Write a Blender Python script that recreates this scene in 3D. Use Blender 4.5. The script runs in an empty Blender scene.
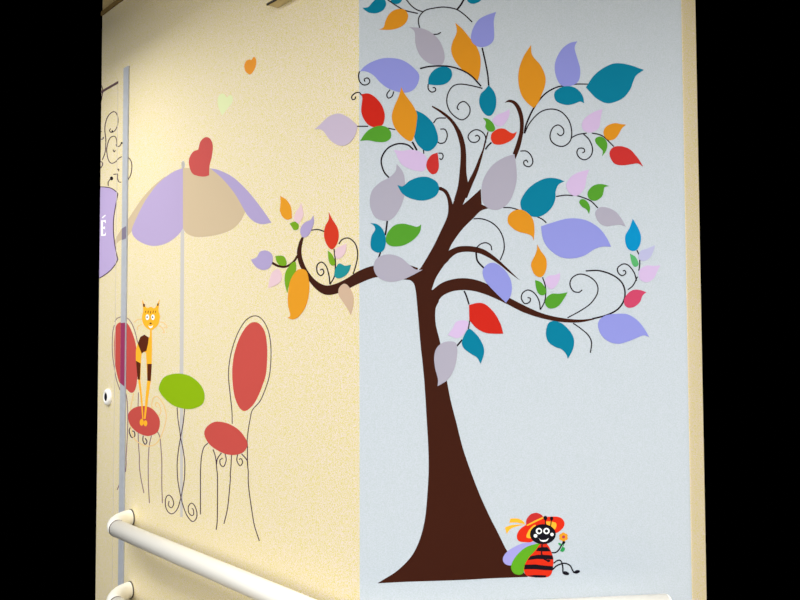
import bpy, bmesh, math, random
from mathutils import Vector, Matrix
random.seed(4)
C = bpy.context.scene.collection
sc = bpy.context.scene

# ------------------------------------------------------------------ camera model
F = 850.0
HOR = 337.0
CAM = Vector((0, 0, 1.55))
PITCH = math.atan((HOR - 300.0) / F)

ROLL = math.radians(-0.2)
RCAM = Matrix.Rotation(math.pi / 2 + PITCH, 3, 'X') @ Matrix.Rotation(ROLL, 3, 'Z')
def ray(x, y):
    return (RCAM @ Vector(((x - 400.0) / F, -(y - 300.0) / F, -1.0))).normalized()

def hit(x, y, p0, n):
    d = ray(x, y)
    return CAM + d * ((p0 - CAM).dot(n) / d.dot(n))

# ------------------------------------------------------------------ the walls' plan
def sd(deg): return Vector((math.sin(math.radians(deg)), math.cos(math.radians(deg)), 0))
ZC = 1.92
CORNER = Vector(((359.3 - 400) / F * ZC, ZC, 0))
DC = sd(-40.5)                       # cream wall runs away to the left
DB = sd(82.0)                        # blue face
NC = Vector((-DC.y, DC.x, 0))
if NC.dot(CAM - CORNER) < 0: NC = -NC
NB = Vector((-DB.y, DB.x, 0))
if NB.dot(CAM - CORNER) < 0: NB = -NB
NC.z = NB.z = 0
RC0 = hit(687.6, HOR, CORNER, NB); RC0.z = 0       # right corner of the blue face
DR = sd(42.0)
NR = Vector((DR.y, -DR.x, 0))
LEND = hit(99.0, 300, CORNER, NC); LEND.z = 0       # where the cream wall stops
REND = hit(701.5, 330, RC0, NR); REND.z = 0
CEIL = hit(110, 9.5, CORNER, NC).z
SEND = (LEND - CORNER).dot(DC)

def wall_xy(x, y, off):
    """point on the painted walls seen at photo position x, y, raised off the surface"""
    if abs(x - cornx(y)) < 0.02:
        p = hit(x, y, CORNER, NC)
        h = (NC + NB).normalized()
        return Vector((CORNER.x, CORNER.y, p.z)) + h * (off / h.dot(NC))
    if x < cornx(y):
        return hit(x, y, CORNER, NC) + NC * off
    return hit(x, y, CORNER, NB) + NB * off

def proj(p):
    v = RCAM.transposed() @ (p - CAM)
    return 400 - F * v.x / v.z, 300 + F * v.y / v.z
_c0 = proj(CORNER + Vector((0, 0, 0.5))); _c1 = proj(CORNER + Vector((0, 0, 2.5)))
def cornx(y):
    return _c0[0] + (_c1[0] - _c0[0]) * (y - _c0[1]) / (_c1[1] - _c0[1])

# ------------------------------------------------------------------ materials
def lin(c):
    r = []
    for v in c:
        v /= 255.0
        r.append(v / 12.92 if v <= 0.04045 else ((v + 0.055) / 1.055) ** 2.4)
    return r
MATS = {}
def mat(name, rgb, rough=0.6, spec=0.25, bump=0.0, scale=400, mottle=0.0, metal=0.0):
    if name in MATS: return MATS[name]
    m = bpy.data.materials.new(name); m.use_nodes = True
    nt = m.node_tree; b = nt.nodes['Principled BSDF']
    col = lin(rgb)
    b.inputs['Base Color'].default_value = (*col, 1)
    b.inputs['Roughness'].default_value = rough
    b.inputs['Specular IOR Level'].default_value = spec
    b.inputs['Metallic'].default_value = metal
    if mottle or bump:
        tc = nt.nodes.new('ShaderNodeTexCoord')
        nz = nt.nodes.new('ShaderNodeTexNoise'); nz.inputs['Scale'].default_value = scale
        nz.inputs['Detail'].default_value = 2
        nt.links.new(tc.outputs['Object'], nz.inputs['Vector'])
        if mottle:
            mx = nt.nodes.new('ShaderNodeMix'); mx.data_type = 'RGBA'
            mx.inputs[6].default_value = (*[max(0, v * (1 - mottle)) for v in col], 1)
            mx.inputs[7].default_value = (*[min(1, v * (1 + mottle)) for v in col], 1)
            nt.links.new(nz.outputs['Fac'], mx.inputs[0])
            nt.links.new(mx.outputs[2], b.inputs['Base Color'])
        if bump:
            bp = nt.nodes.new('ShaderNodeBump'); bp.inputs['Strength'].default_value = bump
            bp.inputs['Distance'].default_value = 0.002
            nt.links.new(nz.outputs['Fac'], bp.inputs['Height'])
            nt.links.new(bp.outputs['Normal'], b.inputs['Normal'])
    MATS[name] = m
    return m

def wallpaint(name, rgb, rgb2):
    """roller-stippled wall paint: a fine two-tone grain and a slight bump"""
    m = bpy.data.materials.new(name); m.use_nodes = True
    nt = m.node_tree; b = nt.nodes['Principled BSDF']
    b.inputs['Roughness'].default_value = 0.55
    b.inputs['Specular IOR Level'].default_value = 0.2
    tc = nt.nodes.new('ShaderNodeTexCoord')
    nz = nt.nodes.new('ShaderNodeTexNoise'); nz.inputs['Scale'].default_value = 380; nz.inputs['Detail'].default_value = 1
    rp = nt.nodes.new('ShaderNodeValToRGB')
    rp.color_ramp.elements[0].position = 0.38; rp.color_ramp.elements[1].position = 0.62
    rp.color_ramp.elements[0].color = (*lin(rgb), 1); rp.color_ramp.elements[1].color = (*lin(rgb2), 1)
    bp = nt.nodes.new('ShaderNodeBump'); bp.inputs['Strength'].default_value = 0.08; bp.inputs['Distance'].default_value = 0.001
    nt.links.new(tc.outputs['Object'], nz.inputs['Vector'])
    nt.links.new(nz.outputs['Fac'], rp.inputs['Fac'])
    nt.links.new(rp.outputs['Color'], b.inputs['Base Color'])
    nt.links.new(nz.outputs['Fac'], bp.inputs['Height'])
    nt.links.new(bp.outputs['Normal'], b.inputs['Normal'])
    MATS[name] = m
    return m

COL = {
    'teal': (0, 118, 148), 'orange': (208, 138, 30), 'grey': (164, 162, 178), 'lavender': (136, 142, 212),
    'red': (192, 36, 24), 'green': (78, 148, 42), 'pink': (200, 178, 216), 'crimson': (192, 66, 100),
    'pale': (196, 182, 202), 'rosepale': (224, 194, 202), 'lilac': (170, 157, 198), 'olive': (114, 162, 30),
    'beige': (202, 174, 148), 'azure': (0, 136, 190), 'smoke': (176, 178, 212), 'sea': (30, 140, 146),
    'amber': (222, 150, 34), 'scarlet': (204, 54, 30), 'mint': (84, 168, 104), 'tomato': (188, 46, 44),
    'bark': (58, 24, 12), 'ink': (28, 16, 24), 'canopy': (176, 160, 198), 'tan': (200, 180, 148),
    'pole': (196, 192, 188), 'coral': (194, 78, 70), 'lime': (138, 176, 12), 'wire': (66, 40, 60),
    'cat': (246, 178, 44), 'catline': (232, 198, 136), 'white': (246, 246, 248), 'black': (18, 14, 24), 'catbrown': (88, 36, 16),
    'signpurple': (184, 166, 208), 'heartred': (190, 80, 76), 'heartorange': (232, 150, 48), 'heartgreen': (222, 230, 178),
    'bug': (214, 44, 20), 'wingblue': (158, 155, 218), 'yellow': (248, 178, 48), 'leafgreen': (44, 150, 78),
    'winggreen': (92, 164, 32), 'darkred': (176, 60, 84), 'wirepale': (134, 106, 116),
}
CAL = 0.92
def paint(k):
    return mat('paint_' + k, COL[k], rough=0.75, spec=0.08)

# ------------------------------------------------------------------ object helpers
def tag(o, label=None, cat=None, group=None, kind=None):
    if label: o['label'] = label
    if cat: o['category'] = cat
    if group: o['group'] = group
    if kind: o['kind'] = kind
    return o
def empty(name, loc, label, cat, group=None):
    o = bpy.data.objects.new(name, None); C.objects.link(o)
    o.location = loc; o.empty_display_size = 0.05
    return tag(o, label, cat, group)
def link(name, bm, mats, parent=None, smooth=False):
    bmesh.ops.recalc_face_normals(bm, faces=bm.faces) if smooth is None else None
    me = bpy.data.meshes.new(name); bm.to_mesh(me); bm.free()
    for m in (mats if isinstance(mats, list) else [mats]): me.materials.append(m)
    if smooth:
        for p in me.polygons: p.use_smooth = True
    o = bpy.data.objects.new(name, me); C.objects.link(o)
    if parent:
        o.parent = parent
        o.matrix_parent_inverse = Matrix.Translation(parent_world(parent)).inverted()
    return o
def parent_world(p):
    v = Vector(p.location)
    return v if not p.parent else v    # only the root Empty carries a location

# ------------------------------------------------------------------ drawing on the wall
def crop(ox, oy, s):
    return lambda pts: [(ox + p[0] / s, oy + p[1] / s) + tuple(p[2:]) for p in pts]

def cr(p0, p1, p2, p3, n):
    out = []
    for i in range(n):
        t = i / n
        t2, t3 = t * t, t * t * t
        out.append(tuple(0.5 * ((2 * p1[k]) + (-p0[k] + p2[k]) * t + (2 * p0[k] - 5 * p1[k] + 4 * p2[k] - p3[k]) * t2
                                + (-p0[k] + 3 * p1[k] - 3 * p2[k] + p3[k]) * t3) for k in (0, 1)))
    return out
def open_curve(pts, n=6):
    out = []
    for i in range(len(pts) - 1):
        p0 = pts[i - 1] if i else (2 * pts[0][0] - pts[1][0], 2 * pts[0][1] - pts[1][1])
        p3 = pts[i + 2] if i + 2 < len(pts) else (2 * pts[-1][0] - pts[-2][0], 2 * pts[-1][1] - pts[-2][1])
        out += cr(p0, pts[i], pts[i + 1], p3, n)
    out.append(tuple(pts[-1][:2]))
    return out
def closed_curve(pts, n=6):
    """smooth closed outline; a third value marks a sharp corner"""
    cs = [i for i, p in enumerate(pts) if len(p) > 2]
    if not cs:
        m = len(pts); out = []
        for i in range(m):
            out += cr(pts[i - 1], pts[i], pts[(i + 1) % m], pts[(i + 2) % m], n)
        return out
    pts = pts[cs[0]:] + pts[:cs[0]]
    cs = [i for i, p in enumerate(pts) if len(p) > 2] + [len(pts)]
    pts = pts + [pts[0]]
    out = []
    for a, b in zip(cs[:-1], cs[1:]):
        out += open_curve([p[:2] for p in pts[a:b + 1]], n)[:-1]
    return out

def film(name, polys, m, off, parent=None, mats=None, clip_end=True, surf=None):
    """a film of paint: each polygon (photo outline) laid on the wall it is painted on, off metres thick.
       polys: list of (points, material index)"""
    off *= 0.4 if surf is None else 1.0
    bm = bmesh.new()
    for pts, mi in polys:
        vs = [bm.verts.new((p[0], p[1], 0)) for p in pts]
        try:
            f = bm.faces.new(vs); f.material_index = mi
        except ValueError:
            pass
    if surf is None:
        y0, y1 = 0.0, 600.0
        a, b = Vector((cornx(y0), y0, 0)), Vector((cornx(y1), y1, 0))
        t = (b - a).normalized(); nn = Vector((t.y, -t.x, 0))
        bmesh.ops.bisect_plane(bm, geom=bm.verts[:] + bm.edges[:] + bm.faces[:], plane_co=a, plane_no=nn, dist=1e-5)
    bmesh.ops.triangulate(bm, faces=bm.faces[:], quad_method='BEAUTY', ngon_method='BEAUTY')
    for f in bm.faces:                              # the photo plane has y down
        f.normal_update()
        if f.normal.z > 0: f.normal_flip()
    nrm = {}
    for v in bm.verts:
        x, y = v.co.x, v.co.y
        if surf:
            v.co = hit(x, y, surf[0], surf[1]) + surf[1] * off; nrm[v] = surf[1]
        else:
            nrm[v] = NC if x < cornx(y) else NB
            v.co = wall_xy(x, y, off)
    be = [e for e in bm.edges if e.is_boundary]
    base = {}
    for e in be:
        for v in e.verts:
            if v not in base: base[v] = bm.verts.new(v.co - nrm[v] * off * 0.95)
    for e in be:
        f0 = e.link_faces[0]
        l = [l for l in f0.loops if l.edge == e][0]
        a, b = l.vert, l.link_loop_next.vert
        try:
            f = bm.faces.new((b, a, base[a], base[b])); f.material_index = f0.material_index
        except ValueError:
            pass
    if clip_end and surf is None:
        bmesh.ops.bisect_plane(bm, geom=bm.verts[:] + bm.edges[:] + bm.faces[:], plane_co=LEND - DC * 0.001, plane_no=DC, clear_outer=True)
    return link(name, bm, mats if mats else m, parent)

def ribbon(pts, w0, w1=None):
    """quads along a smooth brush line, width tapering from w0 to w1 photo pixels"""
    c = open_curve(pts, 6)
    if w1 is None: w1 = w0
    q = []
    L, R = [], []
    for i, p in enumerate(c):
        a = c[max(0, i - 1)]; b = c[min(len(c) - 1, i + 1)]
        dx, dy = b[0] - a[0], b[1] - a[1]; l = math.hypot(dx, dy) or 1
        w = (w0 + (w1 - w0) * i / (len(c) - 1)) / 2
        L.append((p[0] - dy / l * w, p[1] + dx / l * w)); R.append((p[0] + dy / l * w, p[1] - dx / l * w))
    return [([L[i], L[i + 1], R[i + 1], R[i]], 0) for i in range(len(c) - 1)]
def line(name, pts, w, color, off, parent=None, w1=None):
    segs = pts if isinstance(pts[0], list) else [pts]
    polys = []
    for s in segs: polys += ribbon(s, w, w1)
    return film(name, polys, paint(color), off, parent)
def shape(name, pts, color, off, parent=None, label=None, n=6):
    o = film(name, [(closed_curve(pts, n), 0)], paint(color), off, parent)
    if label: o['label'] = label
    return o
def oval(cx, cy, rx, ry, rot=0, n=24):
    a = math.radians(rot); out = []
    for i in range(n):
        t = 2 * math.pi * i / n
        u, v = rx * math.cos(t), ry * math.sin(t)
        out.append((cx + u * math.cos(a) - v * math.sin(a), cy + u * math.sin(a) + v * math.cos(a)))
    return out

# ------------------------------------------------------------------ setting: walls, floor, ceiling
CREAM = wallpaint('cream_wall_paint', (221, 209, 124), (234, 219, 212))
BLUE = wallpaint('pale_blue_wall_paint', (182, 194, 200), (192, 201, 211))
CEILM = mat('ceiling_paint', (222, 206, 160), 0.8)
FLOORM = mat('floor_vinyl', (206, 188, 160), 0.5, mottle=0.08, scale=60)

def slab(name, plan, z0, z1, m, kind='structure', parent=None):
    bm = bmesh.new()
    lo = [bm.verts.new((p[0], p[1], z0)) for p in plan]; hi = [bm.verts.new((p[0], p[1], z1)) for p in plan]
    n = len(plan)
    bm.faces.new(lo[::-1]); bm.faces.new(hi)
    for i in range(n): bm.faces.new((lo[i], lo[(i + 1) % n], hi[(i + 1) % n], hi[i]))
    bmesh.ops.recalc_face_normals(bm, faces=bm.faces)
    o = link(name, bm, m, parent)
    if kind: o['kind'] = kind
    return o
T = 0.12
def inward(p, n, t=T): return p - n * t
# mitred backs keep the three walls from cutting into each other
def meet(p, d1, n1, n2, t=T):
    h = (n1 + n2).normalized()
    return p - h * (t / h.dot(n1))
MB = meet(CORNER, DC, NC, NB)
slab('wall_left', [LEND, CORNER, MB, inward(LEND, NC)], 0, CEIL, CREAM)
# blue face turns the right corner in a soft plaster radius before the cream return begins
rad = 0.018
ang = math.acos(max(-1, min(1, NB.dot(NR))))
tl = rad * math.tan(ang / 2)
A = RC0 - DB * tl; Bp = RC0 + DR * tl
cc = A - NB * rad
arc = []
for i in range(9):
    t = i / 8
    n = (NB * (math.sin((1 - t) * ang) / math.sin(ang)) + NR * (math.sin(t * ang) / math.sin(ang)))
    arc.append(cc + n * rad)
h = (NB + NR).normalized(); MR = RC0 - h * (T / h.dot(NB))
wf = slab('wall_front', [CORNER] + arc[:5] + [MR, MB], 0, CEIL, BLUE)
slab('wall_right', arc[4:] + [REND, inward(REND, NR), MR], 0, CEIL, CREAM)
for wn in ('wall_front', 'wall_right'):
    for p in bpy.data.objects[wn].data.polygons:
        p.use_smooth = False
camf = Vector((CAM.x, CAM.y, 0))
ce0 = LEND + (camf - LEND) * 0.55 + Vector((0.02, 0, 0))
slab('ceiling', [LEND + DC * 0.0, ce0, (-1.5, -1.2, 0), (2.6, -1.2, 0), (2.6, 1.6, 0), REND, RC0, CORNER], CEIL + 0.012, CEIL + 0.1, CEILM)
bpy.data.objects['ceiling'].location.z = 0
slab('floor', [LEND, ce0, (-1.6, -1.2, 0), (2.6, -1.2, 0), (2.6, 1.6, 0), REND, RC0, CORNER], -0.1, 0.0, FLOORM)
# dark shadow gap profile where the wall meets the ceiling
TRIM = mat('ceiling_joint', (128, 106, 60), 0.8)
slab('trim_1', [LEND, LEND + NC * 0.006, CORNER + (NC + NB).normalized() * 0.006, CORNER], CEIL - 0.003, CEIL + 0.0119, TRIM)

# ------------------------------------------------------------------ the flush door at the left end
def cw(s, z, off=0.0): return CORNER + DC * s + NC * off + Vector((0, 0, z))
def s_of(x, y=300): return (hit(x, y, CORNER, NC) - CORNER).dot(DC)
def boxw(bm, s0, s1, z0, z1, d0, d1):
    vs = [bm.verts.new(cw(s, z, d)) for d in (d0, d1) for s, z in ((s0, z0), (s1, z0), (s1, z1), (s0, z1))]
    for f in ((3, 2, 1, 0), (4, 5, 6, 7), (0, 1, 5, 4), (1, 2, 6, 5), (2, 3, 7, 6), (3, 0, 4, 7)): bm.faces.new([vs[i] for i in f])
    bmesh.ops.recalc_face_normals(bm, faces=bm.faces)
sdoor = s_of(118.3, 85); zdoor = hit(118.3, 81.5, CORNER, NC).z
SEAL = mat('door_seal', (96, 72, 76), 0.7)
SEAL2 = mat('door_gap', (206, 196, 180), 0.7)
bm = bmesh.new(); boxw(bm, sdoor, SEND, zdoor - 0.007, zdoor + 0.001, 0, 0.002)
dr = tag(link('door_1', bm, SEAL), 'flush cream door at the left end of the wall, shown by its thin dark edge', 'door', kind='structure')
bm = bmesh.new(); boxw(bm, sdoor, sdoor + 0.004, 0.01, zdoor - 0.0072, 0, 0.0008)
link('door_seam', bm, SEAL2, dr)

# door lock ring
lp = hit(108.6, 397.0, CORNER, NC)
lock = empty('door_lock', lp, 'round white lock ring with dark keyhole on the flush door', 'lock')
def disc_stack(name, centre, axis, prof, m, parent, seg=40, sx=1.0):
    """lathe about axis: prof = [(radius, height)]"""
    bm = bmesh.new()
    up = Vector((0, 0, 1)); u = axis.cross(up).normalized(); w = u.cross(axis).normalized()
    rings = []
    for r, hh in prof:
        if r < 1e-6: rings.append([bm.verts.new(centre + axis * hh)])
        else: rings.append([bm.verts.new(centre + axis * hh + (u * math.cos(2 * math.pi * i / seg) * sx + w * math.sin(2 * math.pi * i / seg)) * r) for i in range(seg)])
    for a, b in zip(rings[:-1], rings[1:]):
        for i in range(seg):
            j = (i + 1) % seg
            if len(a) == 1: bm.faces.new((a[0], b[i], b[j]))
            elif len(b) == 1: bm.faces.new((a[i], b[0], a[j]))
            else: bm.faces.new((a[i], b[i], b[j], a[j]))
    bmesh.ops.recalc_face_normals(bm, faces=bm.faces)
    return link(name, bm, m, parent, True)
WPL = mat('white_plastic', (248, 246, 240), 0.35, 0.5)
BLK = mat('keyhole_dark', (12, 12, 30), 0.4)
disc_stack('lock_ring', lp, NC, [(0.029, 0.0005), (0.029, 0.006), (0.026, 0.010), (0.021, 0.012), (0.015, 0.012), (0.014, 0.010), (0.0, 0.010)], WPL, lock)
disc_stack('keyhole', lp, NC, [(0.0138, 0.0103), (0.012, 0.0112), (0, 0.0112)], BLK, lock)

# ------------------------------------------------------------------ grey trunking strip
GREY = mat('trunking_grey', (178, 182, 188), 0.5, 0.4, mottle=0.12, scale=50)
TD = 0.005
s1t, s0t = s_of(122.0, 320), s_of(127.0, 320)
ztop = hit(126, 68, CORNER, NC).z
tr_base = cw((s0t + s1t) / 2, 0)
trunk_strip = empty('cable_trunking', tr_base, 'narrow grey vertical cable trunking strip with the mural painted over it', 'cable trunking')
def trunk_body(z0, z1):
    bm = bmesh.new(); boxw(bm, s0t, s1t, z0, z1, 0, TD)
    bmesh.ops.bevel(bm, geom=[e for e in bm.edges if abs((e.verts[0].co - e.verts[1].co).z) > 0.05], offset=0.0015, segments=2, affect='EDGES')
    return bm
link('strip_cover', trunk_body(0.0, ztop), GREY, trunk_strip)
TS = (CORNER + NC * TD, NC)
def strip_patch(name, pts, rgb, lab, par=trunk_strip):
    o = film(name, [(pts, 0)], mat('paint_' + name, rgb), 0.0006, par, surf=TS)
    o['label'] = lab
def strip_x(sv, z): return proj(cw(sv, z, TD))
xa = lambda y: proj(cw(s1t, hit(124, y, *TS).z, TD))[0] + 0.4
xb = lambda y: proj(cw(s0t, hit(124, y, *TS).z, TD))[0] - 0.4
strip_patch('painted_patch', [(xa(y), y + d) for y, d in ((323, 0),)] + [(xb(323), 322.6)] + [(xb(386), 386.5), (xa(386), 383)], (150, 50, 92), 'dark pink painted patch on the grey strip')
strip_patch('painted_band', [(xa(227), 228.5), (xb(226), 226), (xb(238), 238.5), (xa(240), 240)], (126, 118, 138), 'dark grey painted band on the grey strip')

# ------------------------------------------------------------------ tubes for handrails
def tube(path, r, seg=24, cap=True):
    bm = bmesh.new(); rings = []
    for i, p in enumerate(path):
        a = path[max(0, i - 1)]; b = path[min(len(path) - 1, i + 1)]
        t = (b - a).normalized(); u = Vector((0, 0, 1)).cross(t).normalized(); w = t.cross(u)
        rings.append([bm.verts.new(p + (u * math.cos(2 * math.pi * k / seg) + w * math.sin(2 * math.pi * k / seg)) * r) for k in range(seg)])
    for a, b in zip(rings[:-1], rings[1:]):
        for k in range(seg): bm.faces.new((a[k], a[(k + 1) % seg], b[(k + 1) % seg], b[k]))
    if cap: bm.faces.new(rings[0][::-1]); bm.faces.new(rings[-1])
    bmesh.ops.recalc_face_normals(bm, faces=bm.faces)
    return bm
RAILM = mat('rail_cream_plastic', (250, 247, 236), 0.38, 0.45)
RING = mat('rail_joint_dark', (84, 74, 70), 0.6)
Rr = 0.0262
P0 = hit(131.5, 517.5, CORNER, NC)
dq = ray(102, 522); Q = CAM + dq * ((P0.z - CAM.z) / dq.z)
DOFF = (Q - CORNER).dot(NC)
def dome_bm(c, ax, r, h, seg=24):
    bm = bmesh.new(); up = Vector((0, 0, 1)); u = ax.cross(up).normalized(); w = u.cross(ax)
    rings = []
    for i in range(7):
        a = math.pi / 2 * i / 6
        if i == 6: rings.append([bm.verts.new(c + ax * h)])
        else: rings.append([bm.verts.new(c + ax * (h * math.sin(a)) + (u * math.cos(2 * math.pi * k / seg) + w * math.sin(2 * math.pi * k / seg)) * (r * math.cos(a))) for k in range(seg)])
    for p, q in zip(rings[:-1], rings[1:]):
        for k in range(seg):
            j = (k + 1) % seg
            bm.faces.new((p[k], p[j], q[0]) if len(q) == 1 else (p[k], p[j], q[j], q[k]))
    bm.faces.new(rings[0][::-1])
    bmesh.ops.recalc_face_normals(bm, faces=bm.faces)
    return bm
def handrail(zc, label):
    s = (P0 - CORNER).dot(DC)
    root = empty('handrail', cw(s, zc), label, 'handrail', 'round cream handrails on the corridor wall')
    pj = hit(117, 528, CORNER + NC * DOFF, NC) - CORNER
    bs = s - pj.dot(DC)                              # a long-swept elbow
    pth = [cw(s, zc, 0.0005)]
    for i in range(17):
        a = math.pi / 2 * i / 16
        pth.append(cw(s - bs * (1 - max(0.0, math.cos(a)) ** 1.3), zc, 0.004 + (DOFF - 0.004) * math.sin(a) ** 1.3))
    link('elbow', tube(pth, Rr), RAILM, root, True)
    ssp = s - bs
    link('joint_ring', tube([cw(ssp - 0.0003, zc, DOFF), cw(ssp - 0.006, zc, DOFF)], Rr + 0.0006), RING, root, True)
    hv = (NC + NB).normalized(); cpt = CORNER + hv * (DOFF / hv.dot(NC)) + Vector((0, 0, zc))
    kb = 0.05
    run = [cw(ssp - 0.0063, zc, DOFF)]
    q0, q2 = cpt + DC * kb, cpt + DB * kb
    for i in range(13):
        t = i / 12
        run.append(q0 * (1 - t) ** 2 + cpt * (2 * t * (1 - t)) + q2 * t * t)
    wl = (RC0 - CORNER).dot(DB)
    def bw(sv, d): return CORNER + DB * sv + NB * d + Vector((0, 0, zc))
    xe = hit(671.5, 594, CORNER + NB * DOFF, NB); se = (xe - CORNER).dot(DB)
    run.append(bw(se - 0.012, DOFF))
    link('grip', tube(run, Rr), RAILM, root, True)
    link('end_cap', dome_bm(bw(se - 0.0118, DOFF), DB, Rr, 0.012), RAILM, root, True)
    link('wall_flange', tube([cw(s, zc, 0.0003), cw(s, zc, 0.004)], Rr + 0.0015), RING, root, True)
handrail(P0.z, 'upper cream handrail running along the wall below the painted chairs')
zl = hit(131.5, 590, CORNER, NC).z
handrail(zl, 'lower cream handrail of which only the elbow shows')

# box high on the cream wall (its underside just in view)
w0 = hit(277.5, 8.2, CORNER, NC); sw = (w0 - CORNER).dot(DC)
boxr = empty('wall_box', w0, 'cream box with dark lower edge mounted high on the cream wall', 'box')
bm = bmesh.new(); boxw(bm, sw - 0.22, sw, w0.z, w0.z + 0.2, 0.0005, 0.03)
link('box_body', bm, CEILM, boxr)
bm = bmesh.new(); boxw(bm, sw - 0.22, sw + 0.001, w0.z - 0.001, w0.z + 0.004, 0.0302, 0.033)
link('edge_strip', bm, mat('dark_edge', (40, 30, 24), 0.5), boxr)

# ================================================================== THE MURAL
A_ = crop(340, 0, 5.3333); B_ = crop(340, 80, 5.3333); C_ = crop(340, 150, 5.3333); D_ = crop(460, 0, 5.3333)
F_ = crop(460, 80, 5.3333); S_ = crop(460, 150, 5.3333); H7 = crop(560, 0, 5.3333); H8 = crop(560, 90, 5.3333)
R1 = crop(560, 190, 5.3333); R2 = crop(560, 260, 5.3333); R3 = crop(430, 230, 5.3333); R4 = crop(430, 290, 5.3333)
G_ = crop(240, 180, 5.3333); G2 = crop(240, 230, 5.3333); E_ = crop(380, 230, 5.3333); P_ = crop(300, 90, 8.0)
X_ = crop(0, 0, 1.0)
K = 1
# ---- the tree
tree = empty('painted_tree', Vector((CORNER.x + 0.2, CORNER.y, hit(440, 581, CORNER, NB).z)) + DB * 0.0,
             'large painted tree with dark brown trunk and many coloured leaves', 'painted tree')
trunk = [(377.4, 583.3, K), (384.4, 579), (397.5, 570.5), (410.6, 557.4), (418, 544), (422.8, 529.3), (425.8, 512.4), (427.8, 488), (428.6, 470),
         (428.3, 448), (426.6, 418), (424, 377.5), (420.3, 342), (417.5, 308.8), (415.2, 288), (411.5, 281), (405.2, 279.6, K), (413, 274), (420.3, 268.4, K),
         (424.4, 262), (433.8, 245.6), (441, 230.6), (446.9, 217.5), (449, 206, K), (452, 205.7, K), (456, 197), (462.8, 190, K), (468, 192, K), (462.8, 204.8, K), (471, 197.8), (480.8, 188.8, K),
         (481.6, 204.4, K), (489, 208, K), (480.6, 211), (474, 217.5), (461.9, 229.7), (452.5, 242.8), (448.8, 250.2, K), (449.4, 259), (443.8, 265.6), (436, 277.8),
         (431.6, 289.8, K), (436, 291), (439, 300), (435.6, 308.8), (435.7, 323.8), (440, 342), (444.5, 366), (449.7, 396), (456.3, 422.5), (464, 452),
         (477, 488), (488.3, 513.8), (498, 533), (506, 549), (515, 563), (528, 576.9, K), (490, 578.4), (461, 580), (407, 581.8)]
shape('trunk', trunk, 'bark', 0.0005, tree)
def branch(pts, off=0.0006): return shape('branch', pts, 'bark', off, tree)
branch([(430, 292, K), (441.9, 282.9), (455, 278.8), (468, 278.4), (481, 281.4), (492, 286.8), (501, 293), (510.6, 298.4), (527.5, 307), (542.5, 313.4), (561, 317.8), (580, 319.6), (594, 318.3, K),
        (594, 319.6, K), (580, 322.4), (561, 322), (542.5, 318.5), (523.8, 312.5), (508.8, 305), (495.6, 298.6), (482.5, 293.4), (469.4, 290.4), (456, 290.6), (446, 293.8), (439.4, 299.4), (434.8, 310, K)], 0.00055)
branch([(447, 251.5, K), (456.9, 246.9), (466, 246), (475.6, 246.9), (485, 250), (494.4, 256.4), (503.8, 264.7), (519.9, 280.4, K), (509, 272.4), (500, 265), (490.6, 258.8), (481, 254), (471.9, 252), (462.5, 252), (455, 254.4), (448, 260.5, K)], 0.00065)
branch([(454, 200, K), (458, 185.6), (460, 166.9), (460.6, 155), (460, 145.6), (456.4, 132.5), (450.6, 122), (441.5, 113.6), (431.7, 106.8, K), (432.2, 105.6, K), (443, 111.6), (452.5, 119.6), (461, 132), (464.9, 143.8), (466.2, 155), (466.4, 172), (468.2, 184, K), (466, 196, K)], 0.0007)
branch([(464, 198, K), (467.3, 184), (474, 170.4), (479, 158), (482.7, 149), (484.6, 141), (487.6, 131.4, K), (488.6, 131.6, K), (486.2, 141), (484, 150), (478.2, 170.4), (472, 185.5), (467, 198, K)], 0.00075)
branch([(448.2, 212, K), (448.2, 205), (446.7, 197), (443.2, 191.8), (438.5, 190, K), (438.5, 187, K), (441.6, 187.2), (447.2, 190.8), (451, 198.6), (453, 206, K)], 0.0008)
branch([(504.4, 102.9, K), (509, 99.8), (515.3, 101.4), (520.6, 108), (523.5, 118.4), (523.5, 130.6), (521, 143.8), (518, 153), (514.2, 161.8, K), (514.6, 154.5, K), (512.7, 153.8, K), (516.8, 141.9), (519.6, 130.6), (519.6, 119.4), (517, 110), (513.4, 104.2), (509, 102.2)])
branch([(418, 268, K), (405, 264), (390, 264), (373, 265.8), (359.4, 270.7), (345, 279.5), (333.8, 284.4), (324.4, 285.1), (315, 279.7), (307.5, 270.3), (302.9, 260), (301.5, 250.6), (302.8, 242), (303.9, 237.4, K), (301.8, 236.8, K),
        (298.9, 243), (297, 252.5), (298.5, 262), (302, 270), (307.5, 278.8), (314, 287), (320.6, 292.6), (328, 295), (337.5, 293.4), (348.8, 288.6), (359.4, 283.4), (375.4, 277.4), (390, 278), (405.2, 279.6), (416, 280, K)], 0.00085)
line('branch', [(272, 262.8), (278.4, 266), (286, 266.6), (293.4, 262), (298.4, 254.6)], 2.4, 'bark', 0.0009, tree, 2.0)

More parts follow.
